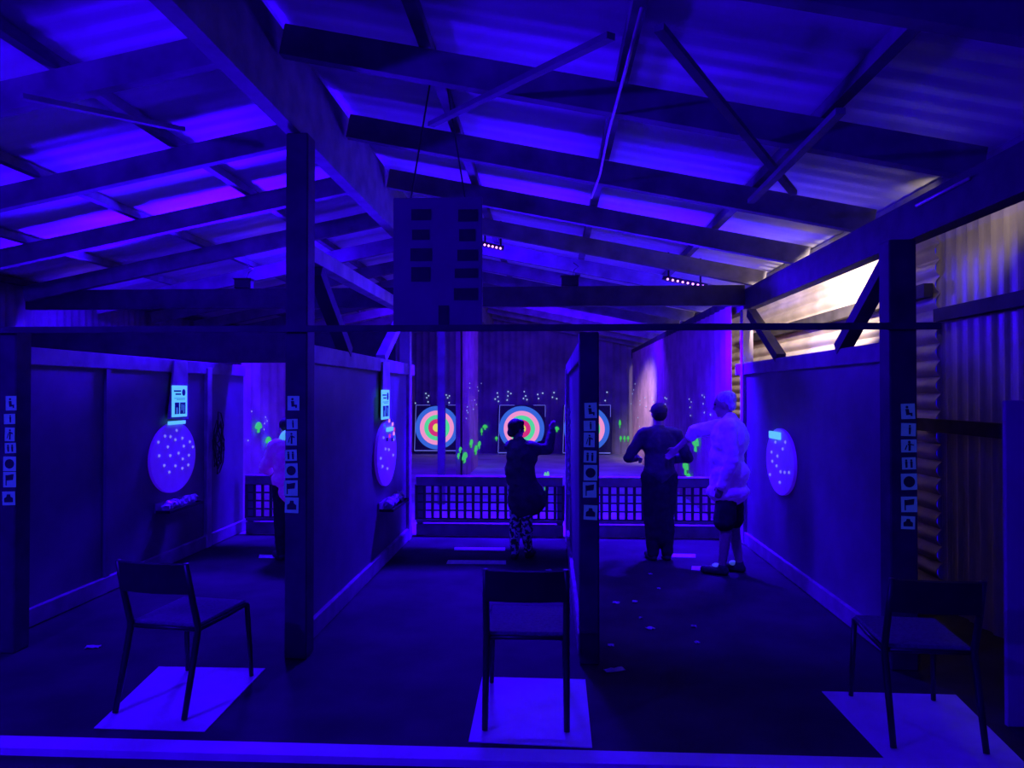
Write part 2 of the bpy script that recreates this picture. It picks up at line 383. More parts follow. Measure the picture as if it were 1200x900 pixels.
mid = [(418, 135), (418, 160), (460, 155), (480, 135), (465, 175), (445, 225), (455, 250), (405, 262), (402, 282), (408, 293), (400, 325), (438, 275)]
dotset('glow_dots', [(on_x(*z6(*p), -1.685), .016) for p in mid], wall_range_mid, 'x')
rt = [(275, 85), (268, 115), (262, 135), (255, 185), (240, 180), (300, 170), (300, 190), (325, 155), (330, 200), (362, 155), (368, 175), (365, 195), (290, 255), (298, 300), (425, 155), (433, 160), (427, 187), (430, 205),
      (547, 162), (557, 176), (550, 203), (553, 244), (612, 142), (623, 152), (617, 185), (623, 229), (653, 240)]
dotset('glow_dots', [(on_x(*z7(*p), 2.145), .019 - .006 * (p[0] > 500)) for p in rt], wall_range_right, 'x')
lf = [(180, 328), (245, 355), (253, 373), (240, 385), (238, 413), (163, 465)]
dotset('glow_dots', [(on_x(*z5(*p), -3.825), .011) for p in lf], wall_range_left, 'x')

# ------------------------------------------------------------------ fluorescent mushrooms
def mushroom(u, v, hpx, wpx, plane, lb, pale=False, stake=False):
    p = plane(u, v); up = plane(u, v - hpx / 2); lo = plane(u, v + hpx / 2); h = abs(up.z - lo.z); ax = 'x' if abs(plane(u + 3, v).x - p.x) < 1e-6 else 'y'
    a = plane(u - wpx / 2, v); c = plane(u + wpx / 2, v); w = (c - a).length
    z0 = p.z - h / 2
    t = empty('mushroom_cutout', (p.x, p.y, z0), lb, 'mushroom', 'green mushrooms on the range walls')
    def P(s, z): return Vector((0, s, z)) if ax == 'x' else Vector((s, 0, z))
    nrm = Vector((-math.copysign(.012, p.x), 0, 0)) if ax == 'x' else Vector((0, -.012, 0))
    cap = [P(math.cos(k * PI / 14) * w / 2, h * .42 + math.sin(k * PI / 14) * h * .58) for k in range(15)] + [P(-w * .3, h * .36), P(0, h * .34), P(w * .3, h * .36)]
    q = MB(); q.prism(cap, nrm); q.build('mushroom_cap', 'mush_pale' if pale else 'mush', t)
    q = MB(); q.prism([P(-w * .13, h * .40), P(-w * .17, 0), P(w * .17, 0), P(w * .13, h * .40)], nrm); q.build('stalk', 'mush_pale' if pale else 'mush', t)
    if stake: q = MB(); q.lo_hi((-.012, .002, -z0), (.012, .02, h * .4)); q.build('stake', 'timber', t)
pl = lambda u, v: on_x(u, v, -3.822); pm = lambda u, v: on_x(u, v, -1.684); pr = lambda u, v: on_x(u, v, 2.142); pbk = lambda u, v: on_y(u, v, YB - .04)
def mm(z, x, y, w, h, sc, plane, lb, pale=False): u, v = z(x, y); mushroom(u, v, h / sc, w / sc, plane, lb, pale)
mm(z5, 210, 403, 30, 50, 4, pl, 'larger green mushroom on the brown wall above the hooded person')
mm(z5, 257, 469, 25, 45, 4, pl, 'smaller green mushroom right beside the hooded person')
mm(z6, 97, 347, 24, 28, 4.615, pbk, 'upper of two green mushrooms beside the target behind the slim post')
mm(z6, 90, 402, 24, 30, 4.615, pbk, 'lower of two green mushrooms beside the target behind the slim post')
mm(z6, 500, 372, 28, 28, 4.615, pbk, 'broad green mushroom in the corner by the divider wall')
mm(z6, 562, 434, 16, 24, 4.615, pbk, 'tiny green mushroom at the edge of the middle target')
mm(z6, 888, 383, 28, 30, 4.615, pbk, 'green mushroom beyond the raised hand of the archer')
mm(z6, 389, 536, 28, 56, 4.615, pm, 'big green mushroom at the foot of the divider wall')
mm(z6, 365, 495, 14, 32, 4.615, pm, 'thin green mushroom above the big one by the divider wall')
mm(z6, 355, 528, 12, 32, 4.615, pm, 'thin green mushroom just beside the big one by the divider wall')
mm(z6, 425, 460, 16, 44, 4.615, pm, 'green mushroom highest of three on the divider wall')
mm(z6, 450, 495, 16, 50, 4.615, pm, 'green mushroom lowest of three on the divider wall')
mm(z6, 468, 468, 16, 42, 4.615, pm, 'green mushroom furthest of three along the divider wall')
mm(z6, 482, 396, 12, 40, 4.615, pbk, 'sliver of green mushroom just past the far end of the divider wall')
for (zx, zy, w, h, lb) in ((826, 645, 18, 62, 'taller pale green mushroom standing by the hip of the archer'), (840, 640, 18, 60, 'pale green mushroom behind the taller one by the archer'), (825, 690, 20, 46, 'lowest green mushroom by the hip of the archer')):
    u, v = z6(zx, zy); mushroom(u, v, h / 4.615, w / 4.615, lambda a, c_: on_y(a, c_, 12.6 if zy > 660 else 12.9 + .06 * (zx == 840)), lb, zy < 660, True)
mm(z7, 580, 384, 30, 82, 4.286, pr, 'tall bright green mushroom between the two standing adults')
mm(z7, 530, 503, 26, 78, 4.286, pr, 'green mushroom low on the brown wall by the capped person')
mm(z7, 547, 558, 20, 46, 4.286, pr, 'lowest green mushroom on the brown wall near the fence rail')
mm(z7, 264, 408, 22, 48, 4.286, pr, 'green mushroom at the elbow of the capped person')
mm(z7, 199, 286, 12, 42, 4.286, pbk, 'thin green mushroom beside the half hidden target, highest of four')
for x, o_ in ((203, 'first'), (222, 'second'), (240, 'third')):
    mm(z7, x, 361, 12, 30, 4.286, pbk, 'small green mushroom in a low row of three, %s from the target' % o_)
mm(z7, 500, 362, 12, 40, 4.286, pr, 'pale mushroom just under the pointing arm', True)

# ------------------------------------------------------------------ ultraviolet light bars
def light_bar(u0, v0, u1, v1, y, lb, nd=5, power=0):
    p0, p1 = on_y(u0, v0, y), on_y(u1, v1, y); c = (p0 + p1) / 2; d = p1 - p0; L = d.length
    t = empty('ultraviolet_light_bar', c, lb, 'light', 'light bars under the rafters'); a = d.normalized()
    q = MB(); q.bar(-a * L * .56, a * L * .56, .07, .05); q.build('housing', 'black_metal', t, .006)
    zt = roof_z(c.x) - .015 - c.z
    for s in (-.4, .4):
        q = MB(); e = a * L * s; q.bar(e + Vector((0, .02, .02)), e + Vector((0, .02, zt)), .012, .02, (1, 0, 0)); q.build('bracket', 'black_metal', t)
    for k in range(nd):
        e = a * L * ((k + .5) / nd - .5); q = MB(); q.ball(e + Vector((0, -.036, -.012)), (.014, .012, .014), 5); q.build('diode', 'diode', t, smooth=True)
    return c
LB = [light_bar(86, 333, 129, 327, 8.9, 'ultraviolet light bar on the dim slope nearest the side wall', 3),
      light_bar(303, 291, 331, 286, 8.9, 'ultraviolet light bar with five pink diodes next to the ridge post', 5),
      light_bar(566, 286, 589, 291, 8.9, 'ultraviolet light bar with pink diodes beside the hanging sign', 5),
      light_bar(779, 326, 826, 335, 8.9, 'ultraviolet light bar with pink diodes on the slope toward the lit iron wall', 8)]

# ------------------------------------------------------------------ hanging sign
p0 = on_y(461, 232, YP); p1 = on_y(565, 387, YP)
t = empty('hanging_sign', ((p0.x + p1.x) / 2, YP, p1.z), 'dark hanging board with two columns of darker plaques', 'sign'); W, Hh = p1.x - p0.x, p0.z - p1.z
q = MB(); q.lo_hi((-W / 2, 0, 0), (W / 2, .025, Hh)); q.build('board', 'sign', t, .004)
def sx(u): return on_y(u, 300, YP).x - t.location.x
def sz(v): return on_y(510, v, YP).z - p1.z
for (u0, u1, v0, v1) in ((482, 505, 245, 258), (483, 503, 269, 281), (481, 506, 291, 306), (482, 504, 313, 330), (537, 560, 246, 260), (538, 557, 269, 283), (536, 560, 293, 306), (533, 560, 315, 326), (532, 560, 338, 352), (514, 526, 358, 384)):
    q = MB(); q.lo_hi((sx(u0), -.006, sz(v1)), (sx(u1), 0, sz(v0))); q.build('plaque', 'plaque', t)
for s in (-.18, .18):
    q = MB(); q.tube([(s, .012, Hh - .02), (s * .3 - t.location.x * 0 + (-.735 - t.location.x) , .012, roof_z(-.735) - .09 - p1.z)], .006, 6); q.build('hanger', 'black_metal', t)

# ------------------------------------------------------------------ instruction cards on the posts
CARDS = [[(7, 19.5, 464, 481), (5, 18, 485, 497), (6, 17.5, 501, 517), (6, 19, 519, 531), (4, 19, 535, 552), (4, 19, 553, 571), (3, 18, 576, 592)],
         [(337, 351, 464, 481), (336, 349, 491, 503), (335, 348, 505, 522), (334, 348, 527, 540), (334, 349, 543, 560), (333, 349, 563, 581), (334, 350, 583, 601)],
         [(685, 699.5, 472, 490), (684, 698, 493, 505), (684, 697, 507, 524), (684, 699, 528, 542), (684, 700, 545, 563), (683, 699, 565, 583), (684, 700, 592, 609)],
         [(1056, 1072, 473, 491), (1056, 1073, 496, 511), (1056, 1074, 515, 530), (1057, 1073, 536, 550), (1056, 1074.5, 555, 574), (1056, 1074.5, 582, 600), (1056, 1072, 605, 620)]]
pict = ['seated dark figure', 'thin standing figure', 'dark archer figure', 'two small figures', 'black disc', 'dark flag', 'dark squat shape']
where = ['the outermost post', 'the ridge post', 'the middle post', 'the iron wall post']
def picto(kind, w, h, q):
    y = -.0045
    def poly(pts): q.prism([Vector((a * w, y, b_ * h)) for a, b_ in pts], (0, .002, 0))
    def disc(cx, cz, r, n=16): q.prism([Vector((cx * w + math.cos(2 * PI * k / n) * r * w, y, cz * h + math.sin(2 * PI * k / n) * r * w)) for k in range(n)], (0, .002, 0))
    if kind == 0: disc(-.08, .28, .1); poly([(-.2, .15), (.05, .15), (.08, -.1), (.3, -.1), (.3, -.32), (.18, -.32), (.15, -.22), (-.15, -.25)])
    if kind == 1: disc(.08, .3, .07); poly([(0, .2), (.16, .2), (.14, -.35), (.03, -.35)])
    if kind == 2: disc(.02, .3, .09); poly([(-.1, .18), (.12, .2), (.1, -.38), (-.05, -.38), (-.04, 0)]); poly([(.12, .16), (.32, .1), (.32, .02), (.1, .06)]); poly([(-.3, -.3), (-.22, -.3), (-.1, .05), (-.16, .08)])
    if kind == 3:
        for s in (-.2, .17): disc(s, .25, .08); poly([(s - .09, .15), (s + .09, .15), (s + .08, -.36), (s - .06, -.36)])
    if kind == 4: disc(0, 0, .36, 28)
    if kind == 5: poly([(-.3, .3), (-.22, .3), (-.22, -.38), (-.3, -.38)]); poly([(-.22, .28), (.33, .36), (.28, -.02), (-.22, -.06)])
    if kind == 6: poly([(-.34, -.28), (.34, -.28), (.34, .02), (.16, .12), (.12, .3), (-.12, .3), (-.16, .12), (-.34, .02)])
for i, cs in enumerate(CARDS):
    yf = YP - .112
    for k, (u0, u1, v0, v1) in enumerate(cs):
        a = on_y(u0, v1, yf); c = on_y(u1, v0, yf); w, h = c.x - a.x, c.z - a.z
        t = empty('instruction_card', ((a.x + c.x) / 2, yf, (a.z + c.z) / 2), 'pale card with a %s, %s from the top on %s' % (pict[k], ORD[k], where[i]), 'card', 'cards on the posts')
        t.rotation_euler = (0, (random.random() - .5) * .08, 0)
        q = MB(); q.lo_hi((-w / 2, -.003, -h / 2), (w / 2, 0, h / 2)); q.build('card_sheet', 'card', t)
        q = MB(); picto(k, w, h, q); q.build('pictogram', 'ink', t)

# ------------------------------------------------------------------ oval boards, hanging planks and notices on the partitions
def board(xs, side, cu, cv, du, dv, dots, lb, plank=None, tray=None):
    """disc board on the partition face at x = xs, facing +side"""
    F = lambda u, v: on_x(u, v, xs); c = F(cu, cv); ry = abs(F(cu + du / 2, cv).y - F(cu - du / 2, cv).y) / 2; rz = abs(F(cu, cv - dv / 2).z - F(cu, cv + dv / 2).z) / 2
    t = empty('spotted_disc_board', c, lb, 'board', 'oval spotted boards'); n = 48
    q = MB(); q.prism([Vector((0, math.cos(2 * PI * k / n) * ry, math.sin(2 * PI * k / n) * rz)) for k in range(n)], (side * .03, 0, 0)); q.build('disc', 'disc', t, .004)
    for (u, v) in dots:
        p = F(u, v) - c; q = MB(); q.ball((side * .032, p.y, p.z), (.012, .017, .015), 5); q.build('peg', 'peg', t, smooth=True)
    return t, c, ry, rz
d1 = [(240, 425), (178, 455), (207, 458), (233, 474), (270, 466), (310, 485), (143, 487), (193, 512), (278, 508), (326, 512), (250, 545), (305, 556), (147, 559), (206, 558), (272, 575), (302, 607), (174, 610), (233, 612), (270, 625), (201, 645)]
t1, c1, r1, h1 = board(-3.775, 1, 201, 536, 53, 82, [(150 + x / 4.5, 410 + y / 4.5) for x, y in d1], 'broad blue oval board with pale pegs below a notice')
d2 = [(187, 572), (203, 575), (165, 615), (223, 600), (173, 652), (196, 662), (178, 520), (225, 530)]
t2, c2, r2, h2 = board(-1.655, 1, 450.5, 531, 23, 76, [(400 + x / 3.914, 380 + y / 3.914) for x, y in d2], 'narrow-looking oval board with pink marks beside the ridge post lane')
d3 = [(998, 378), (1048, 378), (1035, 412), (978, 428), (1008, 448), (982, 474), (1004, 497), (1024, 527), (1045, 530), (1067, 531), (970, 541), (1020, 580)]
t3, c3, r3, h3 = board(2.175, -1, 917, 541, 33, 78, [(680 + x / 4.286, 430 + y / 4.286) for x, y in d3], 'oval blue board with pale pegs on the partition beside the man')
# small label on the top of each disc
for t, xs, sd, (u0, u1, v0, v1) in ((t1, -3.775, 1, (193, 212, 492.5, 498)), (t2, -1.655, 1, (449, 455.5, 500, 506)), (t3, 2.175, -1, (907, 919, 507, 513))):
    a = on_x(u0, v1, xs) - t.location; c = on_x(u1, v0, xs) - t.location
    q = MB(); q.lo_hi((min(sd * .03, sd * .050), min(a.y, c.y), a.z), (max(sd * .03, sd * .050), max(a.y, c.y), c.z)); o = q.build('disc_label', 'notice', t); o['label'] = 'bright cyan label strip'
# coloured patches on the narrow board
for (u, v, mn) in ((452.5, 488 + 5, 'ring_pink'), (456.5, 497, 'ring_pink'), (458.5, 503, 'ring_magenta'), (453, 511, 'ring_magenta'), (458, 508, 'ring_pink'), (447, 499, 'ring_blue'), (450, 515, 'ink'), (456, 515, 'ink'), (459, 512, 'ring_blue')):
    p = on_x(u, v, -1.655) - t2.location; q = MB(); q.lo_hi((.03, p.y - .035, p.z - .018), (.034, p.y + .035, p.z + .018)); q.build('coloured_patch', mn, t2)
# hanging planks
def plank(xs, pts, lb):
    P = [on_x(u, v, xs) for u, v in pts]; c = P[0].copy(); q = MB(); q.prism([p - c for p in P], (.018, 0, 0)); o = q.build('hanging_plank', 'timber_pale', loc=c); tag(o, lb, 'plank', 'planks hung from the partitions', 'thing')
plank(-3.752, [(203, 423), (218, 423), (219, 491), (196, 491)], 'pale plank hung from the partition rail above the broad oval board')
plank(-1.632, [(447, 424), (454.5, 424), (456.5, 491), (445.8, 491)], 'pale plank hung from the partition rail above the narrow-looking oval board')
def notice(xs, u0, u1, v0, v1, lb):
    a = on_x(u0, v1, xs); c = on_x(u1, v0, xs); W, H = abs(c.y - a.y), c.z - a.z; y0 = min(a.y, c.y)
    t = empty('notice', (xs, y0, a.z), lb, 'notice', 'notices above the oval boards')
    q = MB(); q.lo_hi((0, 0, 0), (.004, W, H)); q.build('notice_sheet', 'notice', t)
    def R(nm, fx0, fx1, fz0, fz1, m='notice_ink'): q = MB(); q.lo_hi((.004, fx0 * W, fz0 * H), (.006, fx1 * W, fz1 * H)); q.build(nm, m, t)
    R('heading', .12, .58, .80, .85); R('heading', .22, .58, .70, .75); R('text_line', .15, .85, .585, .60); R('text_line', .3, .85, .545, .56)
    R('photo_print', .18, .46, .09, .46); R('photo_print', .52, .88, .09, .46)
    for (a0, a1, b0, b1) in ((.26, .36, .09, .30), (.60, .66, .2, .4), (.72, .8, .12, .38)):
        q = MB(); q.lo_hi((.006, a0 * W, b0 * H), (.007, a1 * W, b1 * H)); q.build('photo_detail', 'ring_blue', t)
    q = MB(); q.prism([Vector((.004, .76 * W + math.cos(2 * PI * k / 20) * W * .11, .78 * H + math.sin(2 * PI * k / 20) * W * .11)) for k in range(20)], (.002, 0, 0)); q.build('round_emblem', 'notice_ink', t)
notice(-3.735, 201, 219, 452, 489, 'bright cyan notice with a round emblem and two pictures above the broad oval board')
notice(-1.615, 446.5, 456, 457, 492, 'bright cyan notice seen edge-on above the narrow-looking oval board')

# crumpled trays under the boards
def tray(xs, u0, u1, v0, v1, lb):
    a = on_x(u0, v1, xs); c = on_x(u1, v0, xs); y0, y1 = min(a.y, c.y), max(a.y, c.y); W, H = y1 - y0, c.z - a.z
    t = empty('dart_tray', (xs, y0, a.z), lb, 'tray', 'trays below the oval boards')
    q = MB(); q.lo_hi((0, 0, 0), (.012, W, H)); q.build('back_plate', 'rail', t)
    q = MB(); q.lo_hi((.012, 0, 0), (.15, W, .012)); q.lo_hi((.138, 0, .012), (.15, W, H * .30)); q.lo_hi((.012, 0, .012), (.138, .012, H * .30)); q.lo_hi((.012, W - .012, .012), (.138, W, H * .30)); q.build('trough', 'black', t)
    q = MB(); bm = q.bm
    for k in range(12):
        cc = Vector((.075, W * (.1 + .8 * k / 11), .03 + H * .28 + random.uniform(-.02, .02))); mt = Matrix.Translation(cc)
        r = bmesh.ops.create_icosphere(bm, subdivisions=2, radius=.045, matrix=mt)
        for v in r['verts']: v.co += noise.noise_vector(v.co * 45) * .022
    q.build('crumpled_wrap', 'foil', t)
tray(-3.775, 181, 222, 579, 602, 'tray of crumpled clear plastic under the broad oval board')
tray(-1.655, 443, 463, 577, 600, 'tray of crumpled clear plastic under the narrow-looking oval board')
# cord coil draped on the end post of the first partition
q = MB(); c = on_x(253, 512, -3.72); pts = []
for k in range(90):
    a = k * .55; pts.append(c + Vector((.03 + .012 * math.sin(k * 1.7), .10 * math.cos(a) + .03 * math.sin(k * .31), .30 * math.sin(a) * (.6 + .4 * math.sin(k * .7)) - .002 * k)))
q.tube(pts, .007, 6); o = q.build('coiled_cord', 'black', smooth=True); tag(o, 'dark coiled cord draped on the pale end post past the broad oval board', 'cord', kind='thing')
# clear plastic strip on the end of the third partition
q = MB(); pts = []
for k in range(26):
    p = on_y(663, 478 + k * 4.2, YP + 1.4); pts.append(Vector((.22 - .075 + .006 * math.sin(k * 2.1), p.y + .01 * math.cos(k * 3.3), p.z)))
q.tube(pts, [.008 + .007 * abs(math.sin(k * 1.9)) for k in range(26)], 7); o = q.build('plastic_strip', 'foil'); tag(o, 'crumpled clear plastic strip hanging down the end-on partition', 'plastic strip', kind='thing')

# ------------------------------------------------------------------ right wall girts, lamp, conduit, leaning board
def girt(y0, y1, z, h, lb, x=XR - .055):
    q = MB(); q.lo_hi((x - .04, y0, z - h / 2), (x + .03, y1, z + h / 2)); o = q.build('wall_girt', 'timber'); tag(o, lb, 'girt', 'girts on the iron wall', 'thing')
girt(Y0, 6.05, 2.31, .10, 'dark horizontal girt across the vertical ribs of the iron wall')
girt(6.1, 11.5, 2.52, .11, 'dark horizontal girt across the brightly lit horizontal ribs', XR - .10)
girt(Y0, 6.3, 1.44, .10, 'low dark girt near waist height on the iron wall', XR - .075)
lp = Vector((2.42, 5.02, 2.84)); xpost = POSTX[3]
t = empty('flood_lamp', (2.326, lp.y - .05, 2.80), 'small warm flood lamp fixed behind the deep beam in front of the iron wall', 'lamp')
lo_ = lp - t.location
q = MB(); q.box((.012, 0, .0), (.02, .06, .10)); q.build('mounting_plate', 'black', t, .004)
q = MB(); q.tube([(.02, 0, .0), (lo_.x, -.03, lo_.z)], .010, 8); q.build('arm', 'black_metal', t)
q = MB(); q.box((lo_.x, lo_.y - .075, lo_.z), (.12, .02, .10)); q.box((lo_.x, lo_.y - .02, lo_.z + .055), (.12, .13, .008)); q.build('housing', 'black_metal', t)
q = MB(); q.ball((lo_.x, lo_.y - .03, lo_.z), .022, 8); q.build('bulb', 'bulb', t, smooth=True)
q = MB(); q.tube([on_x(1074, 241, 2.205), on_x(1103, 226, 2.205), on_x(1136, 209, 2.205)], .010, 8); o = q.build('conduit', 'sheet_iron', smooth=True); tag(o, 'thin pale conduit on the deep beam before the iron wall', 'conduit', kind='thing')
q = MB(); a = on_roof(690, 210, .10); q.tube([on_roof(752, 10, .305), on_roof(735, 75, .305), on_roof(712, 160, .305), on_roof(703, 205, .305), on_roof(693, 232, .305)], .009, 8); o = q.build('roof_cable', 'sheet_iron', smooth=True)
tag(o, 'thin pale cable running along a purlin under the bright roof', 'cable', kind='thing')
p = on_z(1181, 852); b = MB(); yb0 = p.y
b.lo_hi((p.x, yb0, 0), (p.x + .55, yb0 + .03, 1.66)); o = b.build('leaning_board', 'panel_pale', bevel=.004); tag(o, 'tall pale board standing at the picture edge before the iron wall', 'board', kind='thing')

# ------------------------------------------------------------------ floor mats, lines, scraps
def floor_quad(name, pts, h, m, lb, cat, group):
    P = [on_z(u, v) for u, v in pts]; c = sum(P, Vector()) / 4; q = MB(); q.prism([p - c + Vector((0, 0, .001)) for p in P], (0, 0, h)); o = q.build(name, m, loc=c); tag(o, lb, cat, group, 'thing'); return o
floor_quad('floor_mat', [(110, 854), (240, 858), (311, 784), (186, 782)], .004, 'mat', 'white floor mat under the turned chair on the dim side', 'mat', 'white mats under the chairs')
floor_quad('floor_mat', [(549, 870), (694, 877), (686, 797), (565, 794)], .004, 'mat', 'white floor mat under the middle chair', 'mat', 'white mats under the chairs')
floor_quad('floor_mat', [(1041, 894), (1205, 899), (1120, 815), (963, 811)], .004, 'mat', 'white floor mat under the dark chair by the leaning board', 'mat', 'white mats under the chairs')
ln = 'white shooting line painted on the floor '
for pts, lb in (([(532, 645), (592, 645.5), (592, 642), (533, 641.5)], ln + 'left of the archer, the farther one'.replace('left of', 'beside')), ([(523, 661), (593, 661.5), (593, 657), (525, 656.5)], ln + 'beside the archer, the nearer one'),
                ([(303, 654), (322, 654.3), (322, 650.5), (304, 650)], ln + 'at the shoe of the hooded person'), ([(786, 653), (815, 653.5), (815, 649.5), (786, 649)], ln + 'by the feet of the capped person'), ([(810, 668), (827, 668.5), (827, 664), (811, 663.5)], ln + 'before the shoes of the man')):
    floor_quad('shooting_line', pts, .0015, 'paint', lb, 'floor line', 'shooting lines')
scr = [(109, 759, 16, 'beside the turned chair on the dim side'), (643, 669, 6, 'behind the backrest of the middle chair'), (762, 737, 9, 'brightest on the floor before the capped person'), (722, 707, 8, 'by the foot of the middle post, farther one'),
       (744, 706, 6, 'on the lane floor just past the middle post'), (751, 725, 4, 'tiny, in the lane past the middle post'), (772, 690, 4, 'tiny, below the capped person'), (813, 735, 6, 'in the middle of the lane before the man'),
       (817, 754, 5, 'nearest the camera in the lane of the man'), (716, 757, 7, 'against the foot of the middle post'), (720, 786, 24, 'long, on the floor by the middle post and mat'), (762, 673, 4, 'tiny, at the feet of the capped person')]
for u, v, wpx, lb in scr:
    p = on_z(u, v); w = wpx / FPX * p.y; q = MB(); bm = q.bm
    r = bmesh.ops.create_grid(bm, x_segments=5, y_segments=4, size=.5)
    for vv in r['verts']:
        n = noise.noise((vv.co.x * 4 + u, vv.co.y * 4, v * .3)); vv.co = Vector((vv.co.x * w, vv.co.y * min(w, .05), .012 + .010 * n))
    g = bmesh.ops.extrude_face_region(bm, geom=bm.faces[:])
    for e in g['geom']:
        if isinstance(e, bmesh.types.BMVert): e.co.z -= .003
    zmin = min(x.co.z for x in bm.verts)
    for x in bm.verts: x.co.z += .001 - zmin
    o = q.build('paper_scrap', 'paper', loc=(p.x, p.y, 0)); o.rotation_euler = (0, 0, (u % 7) * .12 - .3); tag(o, 'small pale paper scrap ' + lb, 'scrap', 'scraps on the floor', 'thing')

# ------------------------------------------------------------------ chairs (front is +Y, origin between the rear feet)
def chair(loc, rz, lb):
    t = empty('stacking_chair', loc, lb, 'chair', 'chairs on the mats', rz); w = .205
    q = MB(); bm = q.bm
    # backrest: curved shell
    n = 8; A = []
    for k in range(n + 1):
        x = -w + 2 * w * k / n; d = -.025 * (1 - (x / w) ** 2)
        A.append([bm.verts.new(v) for v in ((x, .035 + d, .64), (x, .005 + d, .80), (x, .020 + d, .805), (x, .050 + d, .64))])
    for P, Q in zip(A, A[1:]):
        for k in range(4): bm.faces.new((P[k], P[(k + 1) % 4], Q[(k + 1) % 4], Q[k]))
    bm.faces.new(A[0][::-1]); bm.faces.new(A[-1]); q.build('backrest', 'black', t, smooth=False)
    q = MB(); q.hexa([Vector(v) for v in ((-.20, .12, .435), (.20, .12, .435), (.21, .57, .445), (-.21, .57, .445), (-.20, .12, .458), (.20, .12, .458), (.21, .57, .468), (-.21, .57, .468))]); q.build('seat', 'seat', t, .008)
    q = MB(); q.tube([(-w, .12, .43), (-w - .005, .35, .435), (-w, .58, .44), (w, .58, .44), (w + .005, .35, .435), (w, .12, .43), (-w, .12, .43)], .012, 8); q.build('seat_frame', 'black_metal', t, smooth=True)
    for s in (-1, 1):
        q = MB(); q.tube([(s * w, .0, .004), (s * w, .06, .22), (s * w, .115, .44), (s * w, .06, .62), (s * (w - .002), .012, .805)], [.015, .017, .018, .017, .015], 8); q.build('rear_leg', 'black_metal', t, smooth=True)
        q = MB(); q.tube([(s * w, .58, .44), (s * (w + .005), .60, .22), (s * (w + .01), .615, .004)], [.016, .015, .013], 8); q.build('front_leg', 'black_metal', t, smooth=True)
    return t
def mid(a, c): return (on_z(*a) + on_z(*c)) / 2 + Vector((0, 0, .005))
chair(mid((133, 836), (218, 847)), math.radians(-9), 'dark stacking chair turned aside on the mat of the dim side lane')
chair(mid((567, 860), (665, 858)), math.radians(0.5), 'dark stacking chair seen straight from behind in the middle')
chair(mid((1045, 880), (1158, 884)), math.radians(-5), 'barely visible dark stacking chair on the mat by the leaning board')

# ------------------------------------------------------------------ people
def fuse(name, prims, m, parent, voxel=.011, smooth=4, wrinkle=0.0):
    bm = bmesh.new()
    for pr in prims:
        if pr[0] == 'c':
            p0, r0, p1, r1 = Vector(pr[1]), pr[2], Vector(pr[3]), pr[4]; d = p1 - p0; L = max(d.length, 1e-4)
            R = d.to_track_quat('Z', 'Y').to_matrix().to_4x4() if d.length > 1e-4 else Matrix.Identity(4)
            bmesh.ops.create_cone(bm, cap_ends=True, segments=16, radius1=r0, radius2=r1, depth=L, matrix=Matrix.Translation((p0 + p1) / 2) @ R)
            for p, r in ((p0, r0), (p1, r1)): bmesh.ops.create_uvsphere(bm, u_segments=16, v_segments=10, radius=r, matrix=Matrix.Translation(p))
        else:
            c, r = Vector(pr[1]), pr[2]; R = pr[3].to_matrix().to_4x4() if len(pr) > 3 else Matrix.Identity(4)
            bmesh.ops.create_uvsphere(bm, u_segments=20, v_segments=14, radius=1, matrix=Matrix.Translation(c) @ R @ Matrix.Diagonal((*r, 1)))
    me = bpy.data.meshes.new(name); bm.to_mesh(me); bm.free(); tmp = bpy.data.objects.new('tmp', me); COL.objects.link(tmp)
    rm = tmp.modifiers.new('r', 'REMESH'); rm.mode = 'VOXEL'; rm.voxel_size = voxel
    if smooth: sm = tmp.modifiers.new('s', 'SMOOTH'); sm.iterations = smooth; sm.factor = .5
    dg = bpy.context.evaluated_depsgraph_get(); me2 = bpy.data.meshes.new_from_object(tmp.evaluated_get(dg)); bpy.data.objects.remove(tmp); bpy.data.meshes.remove(me)
    me2.name = name; me2.materials.clear(); me2.materials.append(M[m])
    if wrinkle:
        for v in me2.vertices:
            n = noise.noise(Vector((v.co.x * 9, v.co.y * 9, v.co.z * 15))) + .5 * noise.noise(v.co * 30); v.co += v.normal * n * wrinkle
    for p in me2.polygons: p.use_smooth = True
    o = bpy.data.objects.new(name, me2); COL.objects.link(o); o.parent = parent; return o

def hand(w, d, pn, curl=.5, s=1.0, thumb=1):
    """palm, four fingers and a thumb: w wrist, d pointing direction, pn palm normal"""
    w, d = Vector(w), Vector(d).normalized(); pn = Vector(pn); pn = (pn - d * pn.dot(d)).normalized(); sd = d.cross(pn); P = []
    for k in range(4):
        o = (k - 1.5) * .019 * s; b0 = w + d * .015 * s + sd * o * .7; b1 = w + d * .088 * s + sd * o; P.append(('c', b0, .014 * s, b1, .0115 * s))
        L = [.036, .042, .040, .030][k] * s; a = curl * .6; p = b1
        for j in range(3):
            dd = d * math.cos(a) + pn * math.sin(a); q = p + dd * L * (1, .75, .6)[j]; P.append(('c', p, (.0095 - .001 * j) * s, q, (.009 - .001 * j) * s)); p = q; a += curl
    b0 = w + d * .022 * s - sd * thumb * .024 * s; b1 = b0 + (d * .7 - sd * thumb * .7 + pn * .25).normalized() * .04 * s; b2 = b1 + (d * .9 + pn * .3 - sd * thumb * .15).normalized() * .032 * s
    return P + [('c', b0, .013 * s, b1, .011 * s), ('c', b1, .010 * s, b2, .008 * s)]

